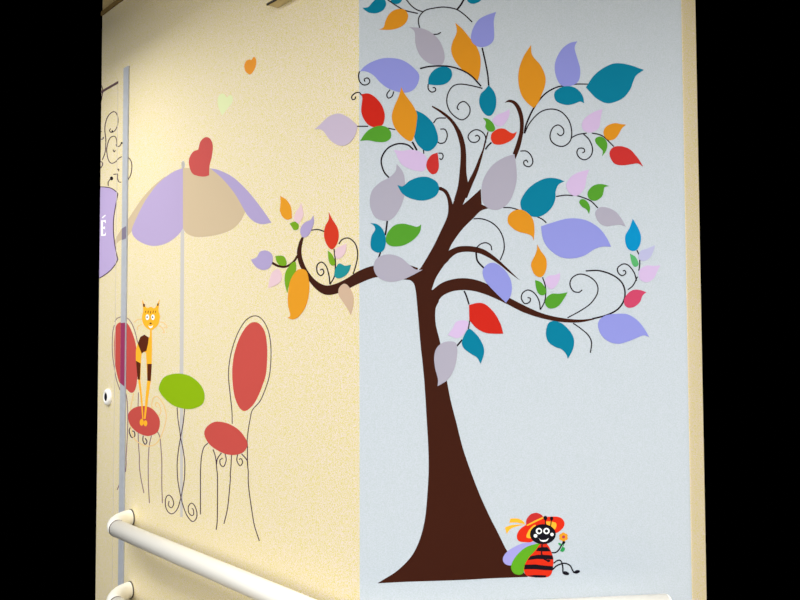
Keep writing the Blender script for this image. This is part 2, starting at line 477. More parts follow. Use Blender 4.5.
# ---- fine curls and stems
TW = 1.15
def ten(c, pts, w=TW, w1=None, off=0.001): line('tendril', c(pts), w, 'ink', off, tree, w1)
TEN = [
 (A_, [(250, -4), (300, 30), (345, 55), (415, 72)]), (A_, [(352, -4), (380, 30), (410, 52), (440, 62)]),
 (A_, [(425, 150), (418, 115), (425, 85), (455, 55), (510, 42), (560, 38), (620, 50), (665, 80), (705, 118)]),
 (A_, [(625, 50), (645, 25), (662, -6)], 1.8), (A_, [(495, 184), (520, 182), (538, 173)]),
 (A_, [(105, 380), (99, 405), (106, 436), (126, 453), (150, 448), (159, 431), (147, 416), (130, 422), (133, 436)]),
 (A_, [(470, 448), (471, 475), (488, 491), (508, 485), (508, 470), (494, 467)]),
 (A_, [(267, 478), (250, 503), (257, 523), (277, 514), (287, 488)]),
 (D_, [(118, 255), (135, 330), (148, 400), (153, 458)], 1.5),
 (B_, [(760, 45), (700, 30), (640, 22), (600, 35), (575, 75), (570, 120), (585, 165), (620, 200), (655, 212), (687, 187), (692, 147), (665, 116), (637, 124), (625, 148), (634, 160)]),
 (B_, [(115, 82), (103, 67), (82, 70), (63, 88), (67, 104), (80, 101), (84, 88)]),
 (B_, [(498, 230), (520, 205), (565, 203)]), (B_, [(535, 262), (560, 264), (572, 295), (560, 330), (535, 338), (520, 330)]),
 (B_, [(385, 330), (398, 352), (410, 376)], 1.8), (B_, [(445, 372), (447, 393)]),
 (B_, [(392, 372), (360, 346), (310, 340), (260, 360), (228, 400), (220, 440), (235, 490), (262, 522)], 1.5),
 (B_, [(88, 247), (150, 247)]), (B_, [(256, 257), (295, 265)]),
 (B_, [(525, 390), (544, 392), (550, 408), (541, 424), (530, 418)]),
 (F_, [(135, 370), (150, 350), (168, 333)], 1.5),
 (F_, [(137, 335), (135, 300), (115, 275), (85, 265), (55, 280), (43, 305), (60, 330), (90, 330), (105, 310), (93, 295), (80, 300)]),
 (C_, [(252, 378), (247, 420), (241, 455)], 1.7), (C_, [(216, 545), (205, 575), (186, 605)], 1.6),
 (G_, [(528, 341), (545, 318), (580, 310), (615, 340), (628, 390), (622, 440), (604, 502)]),
 (G_, [(480, 557), (475, 510), (460, 460), (435, 438), (412, 455), (412, 490), (430, 510), (447, 495), (441, 476), (428, 480)]),
 (G_, [(480, 557), (505, 510), (509, 440), (502, 368)]), (G_, [(380, 268), (415, 264), (452, 275)]),
 (S_, [(230, 307), (270, 308), (312, 319)]), (S_, [(412, 356), (440, 370), (460, 388)]),
 (S_, [(512, 248), (560, 241), (602, 243)]), (S_, [(620, 242), (660, 255), (700, 274), (735, 309)]),
 (S_, [(72, 367), (115, 367), (165, 385), (205, 420), (230, 470), (235, 530), (214, 588)]),
 (E_, [(513, 97), (535, 76), (565, 68), (590, 82), (596, 108)]), (E_, [(512, 120), (520, 165), (554, 203)], 1.7),
 (F_, [(322, 379), (355, 380), (380, 405), (388, 440), (370, 462), (345, 455), (340, 436), (354, 428), (362, 440)]),
 (F_, [(345, 285), (365, 240), (400, 195), (440, 165), (490, 155), (540, 170), (580, 215), (595, 270), (590, 320), (560, 350), (525, 352), (490, 330), (480, 295), (495, 255), (525, 240), (550, 260), (552, 285), (535, 297), (518, 285)]),
 (F_, [(343, 285), (355, 232), (395, 147), (450, 77), (510, 41), (560, 30), (620, 22), (682, 22)], 1.8, 1.1),
 (H8, [(58, 256), (95, 238), (142, 230)]), (H8, [(170, 230), (210, 238), (240, 255), (287, 302)]),
 (H8, [(123, 233), (155, 265), (173, 310), (165, 350), (135, 372), (105, 362), (90, 335), (100, 312), (125, 312), (131, 328), (119, 335)]),
 (R1, [(410, 320), (422, 347)]), (R1, [(425, 373), (425, 400), (420, 430)]),
 (R1, [(362, 532), (390, 508), (413, 462)]),
 (R1, [(408, 485), (395, 440), (365, 402), (335, 395), (308, 415), (310, 440), (330, 457), (350, 445), (346, 430), (335, 432)]),
 (R2, [(40, 308), (110, 270), (165, 230), (200, 175), (195, 125), (155, 88), (105, 75), (65, 95), (53, 130), (70, 165), (100, 172), (118, 160)]),
 (X_, [(592, 318.9), (607, 315), (618, 309), (624, 300), (624.7, 290), (621, 281.6), (612.5, 275), (599.4, 270.7), (585.7, 270.9)], 1.6, 1.4),
 (R2, [(70, 337), (110, 365), (150, 400), (168, 440), (162, 495)]),
 (R3, [(588, 425), (582, 380), (560, 340), (525, 320), (495, 335), (487, 365), (505, 392), (530, 385), (535, 365), (520, 360)]),
 (R3, [(588, 425), (610, 385), (617, 340), (614, 295), (600, 252)]),
 (R3, [(182, 325), (195, 355), (208, 397)], 1.5), (R3, [(212, 483), (204, 528)]), (R4, [(172, 265), (143, 299)], 1.6),
]
for t in TEN: ten(t[0], t[1], *(t[2:]))
ten(A_, [(427, 366), (470, 356), (530, 352), (590, 356), (650, 375), (700, 405), (752, 460)], 1.3, None, 0.0031)

# ---- leaves: first point is the tip
def L(c, col, pts): return (c, col, pts)
LEAVES = [
 (A_, 'teal', [(120, 42, K), (150, 38), (172, 14), (200, -10), (232, -8), (246, 20), (232, 52), (197, 70), (160, 69), (138, 58)]),
 (A_, 'teal', [(262, -22, K), (272, 5), (285, 18), (305, 22), (325, 10), (330, -10), (300, -30)]),
 (A_, 'orange', [(208, 157, K), (232, 146), (243, 110), (262, 75), (295, 52), (340, 50), (363, 80), (355, 115), (330, 140), (290, 156), (250, 160)]),
 (A_, 'grey', [(370, 145, K), (430, 150), (480, 170), (525, 210), (550, 260), (558, 310), (542, 345), (500, 345), (455, 325), (420, 285), (402, 230), (400, 185), (393, 162)]),
 (A_, 'orange', [(614, 122, K), (650, 152), (690, 200), (722, 238), (745, 290), (750, 340), (744, 395), (735, 430, K), (690, 402), (650, 370), (610, 320), (593, 270), (600, 225), (620, 180), (622, 150)]),
 (D_, 'lavender', [(192, 64, K), (180, 110), (182, 170), (178, 215), (150, 243), (105, 251), (70, 232), (58, 200), (70, 150), (100, 105), (140, 82)]),
 (D_, 'teal', [(150, -30, K), (118, -8), (105, 8), (75, 20), (50, 15), (38, -5), (60, -30), (100, -40)]),
 (A_, 'lavender', [(105, 383, K), (130, 355), (170, 330), (225, 312), (280, 310), (335, 322), (385, 355), (421, 397), (417, 440), (395, 475), (360, 493), (310, 490), (255, 470), (215, 440), (182, 405), (155, 387), (125, 379)]),
 (A_, 'teal', [(470, 450, K), (473, 415), (490, 385), (520, 362), (560, 355), (590, 370), (598, 400), (585, 430), (555, 450), (510, 455)]),
 (B_, 'red', [(113, 76, K), (150, 72), (185, 90), (220, 130), (238, 180), (235, 220), (220, 245), (185, 253), (150, 238), (125, 205), (113, 165), (117, 120), (119, 95)]),
 (B_, 'green', [(107, 325, K), (130, 290), (160, 262), (205, 245), (245, 250), (270, 275), (270, 310), (240, 330), (195, 330), (150, 322)]),
 (B_, 'teal', [(400, 160, K), (450, 185), (495, 230), (520, 290), (520, 335), (490, 372), (455, 378), (415, 345), (395, 300), (395, 240)]),
 (B_, 'orange', [(327, 38, K), (345, 75), (385, 130), (410, 180), (408, 230), (398, 290), (378, 327), (330, 300), (290, 250), (276, 195), (290, 140), (312, 90)]),
 (B_, 'pink', [(287, 372, K), (330, 378), (380, 372), (430, 385), (462, 415), (460, 450), (445, 485), (390, 480), (335, 455), (310, 420), (300, 395)]),
 (B_, 'tomato', [(520, 387, K), (485, 402), (462, 440), (465, 475), (490, 502), (515, 495), (527, 465), (525, 425)]),
 (C_, 'grey', [(302, 75, K), (322, 97), (340, 130), (347, 175), (347, 220), (338, 265), (315, 320), (280, 365), (240, 378), (190, 360), (163, 310), (160, 255), (175, 210), (215, 172), (260, 148), (295, 115)]),
 (C_, 'teal', [(306, 187, K), (335, 193), (370, 165), (420, 145), (470, 145), (515, 170), (528, 205), (515, 240), (480, 262), (430, 270), (375, 258), (335, 235), (318, 212)]),
 (C_, 'teal', [(160, 390, K), (195, 395), (225, 420), (243, 465), (243, 505), (232, 535), (205, 548), (175, 535), (163, 510), (168, 460), (187, 425), (180, 403)]),
 (C_, 'green', [(433, 397, K), (425, 440), (390, 480), (340, 508), (290, 515), (258, 505), (243, 480), (255, 440), (290, 402), (335, 393), (380, 402), (410, 410)]),
 (E_, 'grey', [(228, 212, K), (190, 210), (150, 180), (110, 147), (55, 130), (5, 138), (-25, 162), (-34, 200), (-20, 240), (15, 268), (65, 277), (120, 265), (170, 243)]),
 (S_, 'grey', [(290, 22, K), (300, 90), (302, 160), (285, 230), (260, 280), (225, 310), (190, 320), (150, 310), (125, 285), (115, 240), (118, 180), (140, 125), (180, 75), (235, 40)]),
 (D_, 'orange', [(378, 240, K), (385, 295), (430, 350), (455, 410), (452, 460), (435, 505), (415, 550), (392, 577, K), (355, 545), (325, 500), (311, 430), (316, 365), (340, 300)]),
 (D_, 'lavender', [(625, 220, K), (611, 255), (625, 310), (640, 365), (638, 415), (620, 445), (580, 460), (540, 455), (515, 415), (505, 360), (515, 310), (545, 260), (585, 230)]),
 (D_, 'teal', [(662, 550, K), (655, 515), (635, 485), (600, 463), (550, 462), (510, 485), (502, 515), (520, 545), (570, 560), (610, 553), (640, 542)]),
 (F_, 'teal', [(153, 28, K), (180, 60), (193, 100), (190, 145), (175, 180), (155, 192), (130, 180), (108, 145), (102, 110), (110, 75), (130, 55)]),
 (H7, 'teal', [(447, 373, K), (407, 402), (390, 435), (375, 475), (340, 520), (290, 545), (245, 550), (195, 525), (160, 490), (138, 466, K), (175, 410), (220, 370), (275, 342), (320, 338), (375, 348), (415, 362)]),
 (F_, 'green', [(122, 202, K), (150, 208), (175, 230), (187, 260), (175, 275), (150, 272), (135, 250), (138, 225)]),
 (F_, 'pink', [(263, 155, K), (262, 190), (240, 230), (215, 248), (185, 235), (175, 210), (200, 185), (235, 172)]),
 (F_, 'scarlet', [(303, 275, K), (290, 305), (260, 330), (215, 345), (180, 340), (165, 315), (170, 285), (200, 262), (235, 260), (268, 280), (285, 284)]),
 (F_, 'pink', [(760, 155, K), (750, 200), (740, 255), (700, 280), (660, 270), (650, 235), (670, 200), (715, 170)]),
 (H8, 'orange', [(352, 185, K), (330, 205), (310, 240), (290, 262), (260, 268), (238, 250), (232, 220), (250, 192), (290, 177), (325, 182)]),
 (H8, 'green', [(225, 352, K), (228, 325), (210, 305), (190, 280), (190, 258), (215, 248), (240, 262), (252, 290), (245, 325)]),
 (H8, 'tomato', [(442, 408, K), (415, 392), (385, 395), (330, 402), (290, 392), (268, 360), (265, 330), (285, 305), (325, 300), (370, 315), (400, 345), (425, 378)]),
 (S_, 'pink', [(688, 105, K), (675, 145), (665, 200), (640, 235), (610, 245), (580, 225), (567, 185), (590, 145), (630, 120)]),
 (S_, 'teal', [(557, 167, K), (525, 185), (510, 220), (508, 260), (490, 305), (455, 340), (415, 357), (370, 350), (335, 325), (322, 290), (330, 255), (365, 205), (415, 168), (465, 150), (515, 152)]),
 (S_, 'orange', [(392, 483, K), (385, 462), (360, 448), (310, 435), (275, 412), (255, 385), (258, 350), (285, 325), (325, 318), (365, 340), (390, 375), (397, 430)]),
 (S_, 'green', [(795, 192, K), (770, 200), (765, 225), (755, 250), (725, 270), (695, 265), (680, 240), (688, 212), (715, 188), (755, 182)]),
 (S_, 'green', [(688, 342, K), (675, 318), (650, 302), (636, 280), (645, 263), (665, 265), (685, 285), (693, 310)]),
 (S_, 'lavender', [(805, 516, K), (760, 515), (715, 530), (665, 562), (610, 577), (550, 575), (500, 550), (460, 510), (440, 465), (432, 407, K), (490, 388), (560, 368), (620, 365), (680, 378), (740, 415), (780, 465)]),
 (R1, 'grey', [(350, 195, K), (320, 185), (285, 188), (245, 193), (210, 175), (192, 145), (190, 115), (215, 92), (255, 95), (295, 115), (325, 150)]),
 (R1, 'azure', [(388, 155, K), (412, 195), (430, 240), (428, 285), (410, 318), (385, 325), (360, 310), (348, 275), (350, 240), (372, 200)]),
 (R1, 'smoke', [(506, 295, K), (498, 325), (480, 360), (450, 378), (425, 372), (418, 350), (430, 325), (465, 312)]),
 (R1, 'mint', [(373, 340, K), (400, 355), (415, 380), (418, 400), (400, 410), (385, 395), (378, 370)]),
 (R1, 'pink', [(535, 402, K), (520, 430), (500, 470), (465, 492), (430, 480), (420, 455), (425, 425), (460, 403), (500, 405)]),
 (R2, 'crimson', [(460, 172, K), (440, 190), (425, 225), (395, 250), (365, 255), (345, 240), (342, 210), (360, 180), (390, 160), (425, 160)]),
 (R2, 'lavender', [(475, 410, K), (445, 402), (410, 415), (360, 435), (310, 447), (260, 435), (220, 400), (203, 355), (210, 320), (245, 295), (300, 287), (360, 290), (410, 320), (445, 360)]),
 (R3, 'green', [(733, 332, K), (715, 365), (690, 400), (660, 417), (630, 415), (613, 390), (622, 360), (650, 340), (690, 340)]),
 (R3, 'pink', [(693, 230, K), (690, 265), (670, 300), (645, 315), (620, 295), (613, 270), (630, 245), (665, 240)]),
 (R3, 'green', [(560, 267, K), (590, 278), (612, 305), (620, 330), (605, 348), (580, 340), (566, 310)]),
 (R3, 'orange', [(572, 78, K), (590, 110), (617, 150), (622, 190), (612, 230), (590, 252), (560, 240), (542, 205), (540, 175), (560, 135), (570, 105)]),
 (R3, 'lavender', [(405, 388, K), (430, 350), (436, 300), (425, 255), (395, 210), (350, 178), (315, 178), (285, 205), (282, 240), (300, 280), (345, 330)]),
 (R3, 'red', [(390, 553, K), (375, 500), (345, 445), (300, 400), (260, 388), (208, 400, K), (210, 482, K), (250, 525), (295, 548), (340, 553)]),
 (R3, 'pink', [(95, 560, K), (120, 525), (140, 490), (175, 482), (203, 490), (200, 520), (175, 560), (145, 577), (120, 570)]),
 (R4, 'teal', [(270, 393, K), (285, 350), (287, 310), (265, 260), (230, 220), (205, 208), (183, 240), (170, 280), (180, 310), (215, 338), (250, 360)]),
 (R4, 'grey', [(40, 513, K), (42, 475), (28, 420), (22, 360), (35, 310), (75, 278), (130, 277), (145, 310), (140, 380), (120, 440), (90, 482)]),
 (R4, 'teal', [(735, 367, K), (760, 320), (768, 270), (750, 225), (705, 180), (660, 165), (630, 180), (618, 230), (630, 275), (665, 302), (700, 315), (725, 340)]),
 (G_, 'amber', [(216, 85, K), (250, 108), (272, 145), (278, 202, K), (255, 212), (230, 198), (215, 165), (218, 120)]),
 (G_, 'rosepale', [(326, 122, K), (335, 155), (338, 190), (320, 225), (300, 230), (290, 205), (300, 170), (318, 145)]),
 (G_, 'olive', [(266, 232, K), (295, 222), (313, 240), (310, 262), (290, 267), (278, 250)]),
 (G_, 'lilac', [(392, 190, K), (395, 225), (380, 270), (360, 300), (335, 305), (323, 280), (328, 250), (350, 225), (378, 212)]),
 (G_, 'scarlet', [(475, 173, K), (490, 205), (520, 255), (527, 300), (515, 345), (490, 370), (465, 345), (450, 300), (455, 250), (475, 210)]),
 (G_, 'rosepale', [(567, 340, K), (565, 380), (545, 410), (520, 420), (508, 395), (515, 365), (540, 352)]),
 (G_, 'olive', [(470, 377, K), (490, 395), (505, 425), (507, 450), (490, 455), (475, 430)]),
 (G_, 'sea', [(593, 452, K), (580, 490), (555, 515), (525, 525), (505, 510), (510, 475), (530, 445), (560, 457)]),
 (G_, 'lilac', [(60, 425, K), (90, 412), (110, 382), (145, 377), (172, 400), (173, 440), (155, 470), (125, 480), (95, 470), (75, 450)]),
 (G_, 'olive', [(190, 405, K), (230, 405), (247, 430), (245, 455), (215, 455), (197, 435)]),
 (G_, 'rosepale', [(152, 575, K), (160, 530), (175, 490), (205, 475), (223, 500), (220, 535), (195, 560)]),
 (G2, 'olive', [(253, 335, K), (240, 280), (245, 225), (275, 180), (297, 172), (299, 215), (285, 250), (260, 300)]),
 (G2, 'amber', [(255, 467, K), (270, 455), (258, 400), (258, 340), (270, 270), (300, 220), (330, 208), (358, 225), (370, 290), (365, 360), (345, 420), (310, 465), (280, 477)]),
 (G2, 'beige', [(592, 453, K), (605, 400), (603, 345), (580, 300), (555, 287), (530, 310), (528, 345), (545, 375), (575, 420)]),
 (P_, 'pale', [(118, 315, K), (165, 275), (230, 215), (310, 188), (380, 215), (430, 255), (458, 287), (450, 340), (420, 400), (380, 435), (330, 447), (275, 425), (230, 385), (190, 330), (150, 312)]),
]
WORD = {'teal': 'teal', 'orange': 'orange', 'grey': 'grey', 'lavender': 'lavender', 'red': 'red', 'green': 'green', 'pink': 'pale pink', 'crimson': 'crimson', 'pale': 'pale mauve',
        'rosepale': 'pale rose', 'lilac': 'lilac', 'olive': 'light green', 'beige': 'beige', 'azure': 'bright blue', 'smoke': 'pale grey blue', 'sea': 'teal', 'amber': 'orange',
        'scarlet': 'red', 'mint': 'mint green', 'tomato': 'red'}
for i, (c, col, pts) in enumerate(LEAVES):
    shape('leaf', c(pts), col, 0.0012 + 0.000022 * i, tree, WORD[col] + ' leaf')

# ---- parasol
def at(x, y): return wall_xy(x, y, 0.0)
U_ = crop(100, 150, 4.4444)
par = empty('painted_parasol', at(181.5, 517), 'painted parasol with lilac and beige canopy on a thin grey pole', 'painted parasol')
film('pole', [([(181.6, 163), (184.4, 163), (184.2, 228), (183.8, 312), (183.4, 372), (182.9, 440), (182.7, 517), (180.3, 517), (180.1, 440), (179.8, 372), (180.1, 312), (180.7, 228)], 0),
              (oval(183.2, 164.5, 1.8, 3.6), 0)], paint('pole'), 0.0005, par)
CP = [('tan', [(60, 432, K), (66, 402), (95, 352), (120, 315), (150, 270), (190, 212), (240, 158), (290, 119), (280, 150), (240, 190), (200, 260), (160, 345), (142, 360), (118, 388), (85, 405)]),
      ('canopy', [(370, 80, K), (330, 95), (292, 120), (254, 154), (226, 190), (196, 235), (164, 299), (142, 358), (160, 395), (205, 420), (250, 426), (300, 412), (345, 380), (369, 348, K), (369, 200)]),
      ('tan', [(369, 81, K), (395, 80), (430, 77), (492, 82, K), (545, 128), (600, 195), (646, 274, K), (625, 315), (590, 350), (540, 372), (470, 385), (420, 385), (385, 370), (369, 348, K)]),
      ('lilac', [(490, 81, K), (530, 90), (590, 120), (650, 175), (700, 235), (740, 290), (762, 323, K), (720, 330), (685, 318), (660, 295), (645, 273), (600, 195), (545, 128)])]
for i, (k, p) in enumerate(CP):
    shape('canopy_panel', U_(p), k, 0.0007 + 0.00008 * i, par, ('beige' if k == 'tan' else 'lilac') + ' canopy panel')

Q_ = crop(90, 100, 5.3333)
def single(name, pts, col, off, label, cat, group=None):
    o = film(name, [(closed_curve(pts), 0)], paint(col), off)
    return tag(o, label, cat, group)
single('painted_heart', Q_([(578, 265, K), (590, 222), (615, 199), (640, 206), (655, 242), (650, 300), (638, 350), (636, 402, K), (610, 409), (575, 405), (545, 390), (530, 350), (530, 312), (550, 277)]), 'heartred', 0.0014,
       'red painted heart sitting on top of the parasol', 'painted heart', 'hearts painted on the cream wall')
single('painted_heart', crop(220, 0, 5.3333)([(182, 303), (193, 322), (190, 355), (175, 385), (160, 399, K), (137, 382), (130, 352), (138, 328), (155, 318), (167, 321, K)]), 'heartorange', 0.0006,
       'small orange painted heart floating high on the cream wall', 'painted heart', 'hearts painted on the cream wall')
single('painted_heart', crop(200, 60, 10.667)([(285, 405, K), (265, 370), (235, 358), (200, 385), (190, 440), (200, 510), (235, 590, K), (300, 510), (345, 450), (348, 395), (320, 372)]), 'heartgreen', 0.0006,
       'faint pale green painted heart floating above the parasol', 'painted heart', 'hearts painted on the cream wall')

# ---- table
tab = empty('painted_table', at(181.5, 520), 'painted green oval table under the parasol on curling wire legs', 'painted table')
T90 = crop(90, 300, 5.3333); T95 = crop(100, 395, 8.0); T46 = crop(100, 460, 8.0)
shape('tabletop', T90([(368, 465), (392, 415), (440, 395), (495, 394), (550, 415), (595, 460), (612, 510), (600, 555), (562, 576), (515, 582), (450, 565), (400, 527), (374, 492)]), 'lime', 0.0012, tab)
line('leg', T95([(617, 100), (625, 200), (640, 295), (645, 340), (662, 420), (677, 520)]) + T46([(679, 60), (675, 150), (662, 230), (645, 310), (620, 390), (580, 430), (545, 415), (525, 370), (525, 312), (547, 281), (575, 300), (590, 348), (572, 382), (548, 362), (553, 328)]), 0.85, 'wire', 0.0008, tab)
line('leg', T95([(679, 100), (665, 230), (645, 340), (628, 440), (618, 540)]) + T46([(618, 80), (624, 170), (648, 300), (670, 380), (700, 450), (740, 492), (770, 468), (775, 418), (755, 362), (730, 346), (708, 372), (710, 420), (735, 445), (750, 430), (746, 395), (735, 388)]), 0.85, 'wire', 0.0009, tab)

# ---- right chair
c30 = crop(190, 300, 8.0); c41 = crop(190, 410, 8.0); c47 = crop(190, 475, 8.0)
ch = empty('painted_chair', at(230, 540), 'painted wire chair with red oval back and seat, right of the green table', 'painted chair', 'red cafe chairs painted on the wall')
shape('backrest', c30([(515, 177), (560, 195), (600, 260), (617, 370), (617, 480), (608, 590), (585, 670), (545, 770), (500, 845), (440, 888), (395, 860), (360, 780), (343, 680), (338, 570), (344, 500), (355, 430), (385, 330), (425, 250), (470, 195)]), 'coral', 0.0006, ch)
line('back_frame', c30([(338, 990), (335, 880), (320, 740), (308, 600), (320, 470), (350, 350), (395, 240), (450, 160), (510, 128), (560, 140), (605, 195), (635, 280), (648, 390), (645, 520), (632, 620), (600, 720), (560, 810), (500, 880), (480, 960), (465, 1050), (457, 1130)]), 0.85, 'wire', 0.0005, ch)
shape('seat', c41([(115, 190), (135, 135), (190, 98), (250, 95), (320, 115), (385, 155), (430, 205), (460, 265), (450, 310), (415, 345), (350, 360), (280, 350), (200, 310), (145, 260)]), 'coral', 0.0011, ch)
line('leg', c41([(457, 250), (460, 300), (460, 420), (467, 500)]) + c47([(466, 30), (471, 110), (490, 250), (515, 400), (555, 528)]), 0.9, 'wire', 0.0007, ch)
line('leg', c41([(333, 350), (328, 450), (322, 520)]) + c47([(324, 20), (315, 130), (300, 270), (272, 390)]), 0.9, 'wire', 0.00075, ch)
line('leg', c41([(145, 264), (112, 298), (93, 370), (85, 470)]) + c47([(84, 0), (84, 315)]), 0.9, 'wire', 0.0008, ch)
line('leg', c41([(185, 315), (205, 380), (215, 480)]) + c47([(220, 10), (220, 250), (218, 370), (210, 438)]), 0.9, 'wire', 0.00085, ch)
line('scroll', c41([(212, 435), (220, 390), (252, 343)]), 1.0, 'wire', 0.0009, ch)
line('scroll', c41([(280, 345), (290, 400), (270, 452), (245, 438), (240, 402), (262, 385)]), 0.9, 'wire', 0.0009, ch)
line('scroll', c41([(462, 445), (455, 400), (413, 350)]), 1.0, 'wire', 0.0009, ch)
line('scroll', c41([(382, 355), (375, 402), (400, 446), (421, 420), (410, 390), (392, 396)]), 0.9, 'wire', 0.0009, ch)

# ---- left chair
c29 = crop(100, 290, 8.0); c35 = crop(100, 355, 8.0)
ch2 = empty('painted_chair', at(145, 505), 'painted wire chair with the orange cat on its red seat, crossing the grey strip', 'painted chair', 'red cafe chairs painted on the wall')
bk = closed_curve(c29([(185, 258), (215, 264), (245, 310), (275, 390), (290, 460), (296, 540), (298, 620), (297, 720), (280, 800), (250, 823), (215, 795), (190, 768), (160, 748), (135, 670), (116, 560), (112, 480), (113, 400), (125, 300), (150, 263)]))
film('backrest', [(bk, 0)], paint('coral'), 0.0006, ch2)
line('back_frame', [c29([(300, 420), (290, 370), (265, 290), (235, 240), (205, 218), (180, 212), (160, 217), (135, 229), (118, 255)]), c29([(115, 280), (102, 340), (98, 440), (101, 520), (110, 590), (130, 710), (160, 800)])], 0.8, 'wirepale', 0.0005, ch2)
shape('seat', T95([(226, 165), (240, 130), (285, 98), (350, 88), (410, 105), (455, 150), (478, 200), (475, 260), (450, 305), (385, 328), (320, 310), (270, 275), (235, 225)]), 'coral', 0.0011, ch2)
line('leg', c35([(200, 290), (214, 340)]) + T95([(222, 130), (222, 250), (215, 400), (209, 500)]) + T46([(210, 30), (204, 95)]), 0.85, 'wirepale', 0.0007, ch2)
line('leg', T46([(172, 110), (165, 150), (155, 195), (138, 238)]), 0.85, 'wirepale', 0.0007, ch2)
line('leg', T95([(308, -20), (305, 95), (305, 200), (306, 310), (310, 420), (316, 500)]) + T46([(315, 30), (325, 130), (352, 265)]), 0.85, 'wirepale', 0.00075, ch2)
line('leg', T95([(412, 325), (395, 400), (388, 500)]) + T46([(386, 20), (388, 200), (396, 345)]), 0.85, 'wirepale', 0.0008, ch2)
line('leg', T95([(458, 290), (480, 340), (490, 450)]) + T46([(495, 20), (495, 200), (500, 345)]), 0.85, 'wirepale', 0.00085, ch2)
line('scroll', T95([(247, 250), (234, 290), (253, 338), (278, 328), (275, 295), (258, 288)]), 1.0, 'wire', 0.0009, ch2)
line('scroll', T95([(346, 325), (344, 365), (362, 395), (376, 372), (362, 346)]), 1.0, 'wire', 0.0009, ch2)

# ---- cat
cat = empty('painted_cat', at(145, 424), 'tall thin orange painted cat with brown patches standing on the red chair', 'painted cat')
body = [(402, 310), (400, 372), (392, 382), (355, 357), (325, 375), (303, 425), (288, 480), (288, 570), (306, 720), (325, 850), (340, 1030), (349, 1030), (337, 850), (323, 720), (329, 560), (334, 508), (350, 496), (369, 500), (372, 560), (380, 720), (366, 850), (353, 1030), (366, 1030), (388, 850), (408, 720), (415, 560), (416, 400), (414, 310)]
head = closed_curve(c29([(338, 75, K), (372, 142), (408, 134), (440, 144), (478, 75, K), (469, 160), (480, 210), (468, 270), (440, 305), (410, 320), (375, 305), (345, 265), (337, 215), (347, 160)]))
cmats = [paint('cat'), paint('catbrown')]
film('body', [(c29(body), 0)], None, 0.0015, cat, mats=cmats)
for p in (c29([(303, 425), (325, 375), (355, 357), (392, 380), (386, 430), (372, 488), (350, 495), (335, 508), (320, 470)]),
          c35([(289, 46), (326, 66), (321, 198), (303, 195)]), c35([(380, 71), (415, 71), (407, 208), (380, 206)])):
    film('coat_patch', [(p, 0)], paint('catbrown'), 0.0018, cat)['label'] = 'dark brown coat patch'
film('head', [(head, 0)], None, 0.0017, cat, mats=cmats)
film('paw', [(oval(*c35([(335, 538)])[0], 2.0, 3.4), 0)], paint('cat'), 0.0017, cat)
film('paw', [(oval(*c35([(365, 546)])[0], 1.8, 3.0), 0)], paint('cat'), 0.0017, cat)
for ex in (381, 425):
    e = film('eye', [(oval(*c29([(ex, 218)])[0], 1.75, 2.8), 0)], paint('white'), 0.0019, cat); e['label'] = 'white eye'
    film('pupil', [(oval(*c29([(ex - 2, 217)])[0], 0.75, 0.85), 0)], paint('black'), 0.0021, e)
film('nose', [(oval(*c29([(407, 267)])[0], 1.1, 0.8), 0)], paint('catbrown'), 0.0019, cat)['label'] = 'brown nose'
film('mouth', [(c29([(388, 282), (398, 290), (412, 291), (427, 280), (420, 298), (408, 306), (396, 300)]), 0)], paint('white'), 0.0019, cat)['label'] = 'white smiling mouth'
film('ear_markings', [(c29([(345, 108), (358, 112), (362, 134), (348, 136)]), 0), (c29([(460, 108), (472, 108), (470, 124), (458, 128)]), 0)] +
     [q for a in (365, 385, 405, 425, 445) for q in ribbon(c29([(a, 190 - abs(a - 405) * .2), (a + 4, 165)]), 0.6)], paint('catbrown'), 0.0019, cat)
for pts in ([(338, 235), (300, 238), (270, 260)], [(340, 275), (306, 290), (300, 322)], [(478, 255), (515, 265), (537, 300), (512, 302)], [(470, 285), (500, 305), (515, 338), (500, 344)]):
    line('whisker', c29(pts), 0.9, 'catline', 0.0016, cat)
line('tail', c35([(270, 305), (258, 360), (250, 400), (243, 470)]) + T95([(240, 215), (268, 335), (330, 393), (400, 408), (460, 378), (510, 275), (530, 170), (510, 80), (465, 17), (430, 22), (414, 80), (430, 140), (465, 165), (488, 130), (472, 72), (452, 60), (444, 84), (460, 97)]), 1.0, 'catline', 0.0010, cat)

# ---- insect with the red hat
L_ = crop(490, 500, 7.2727)
bug = empty('painted_ladybird', at(537, 577), 'painted ladybird in a red hat sitting at the foot of the tree', 'painted ladybird')
def lo(x, y, rx, ry, rot=0): return oval(490 + x / 7.2727, 500 + y / 7.2727, rx / 7.2727, ry / 7.2727, rot)
shape('wing', L_([(330, 308), (240, 315), (170, 345), (115, 385), (93, 430), (110, 465), (150, 476), (185, 465), (230, 400), (300, 340)]), 'wingblue', 0.0010, bug, 'lavender wing')
shape('wing', L_([(370, 318), (310, 325), (250, 350), (200, 395), (165, 445), (153, 495), (175, 533), (215, 543), (245, 525), (258, 470), (285, 425), (330, 370)]), 'winggreen', 0.0012, bug, 'green wing')
tor = shape('torso', L_([(400, 310), (426, 335), (446, 380), (460, 430), (456, 500), (440, 545), (405, 562), (330, 562), (272, 552), (248, 520), (250, 478), (280, 420), (330, 365), (365, 318)]), 'bug', 0.0014, bug)
film('stripes', [(L_(p), 0) for p in ([(350, 346), (385, 342), (418, 343), (443, 373), (390, 373), (334, 370)], [(294, 408), (350, 398), (400, 399), (453, 402), (461, 431), (400, 431), (340, 428), (274, 436)],
      [(252, 470), (330, 468), (390, 476), (458, 482), (456, 511), (400, 509), (330, 503), (247, 503)], [(268, 550), (330, 545), (410, 548), (404, 562), (330, 563)])], paint('black'), 0.00165, tor)['label'] = 'black body stripes'
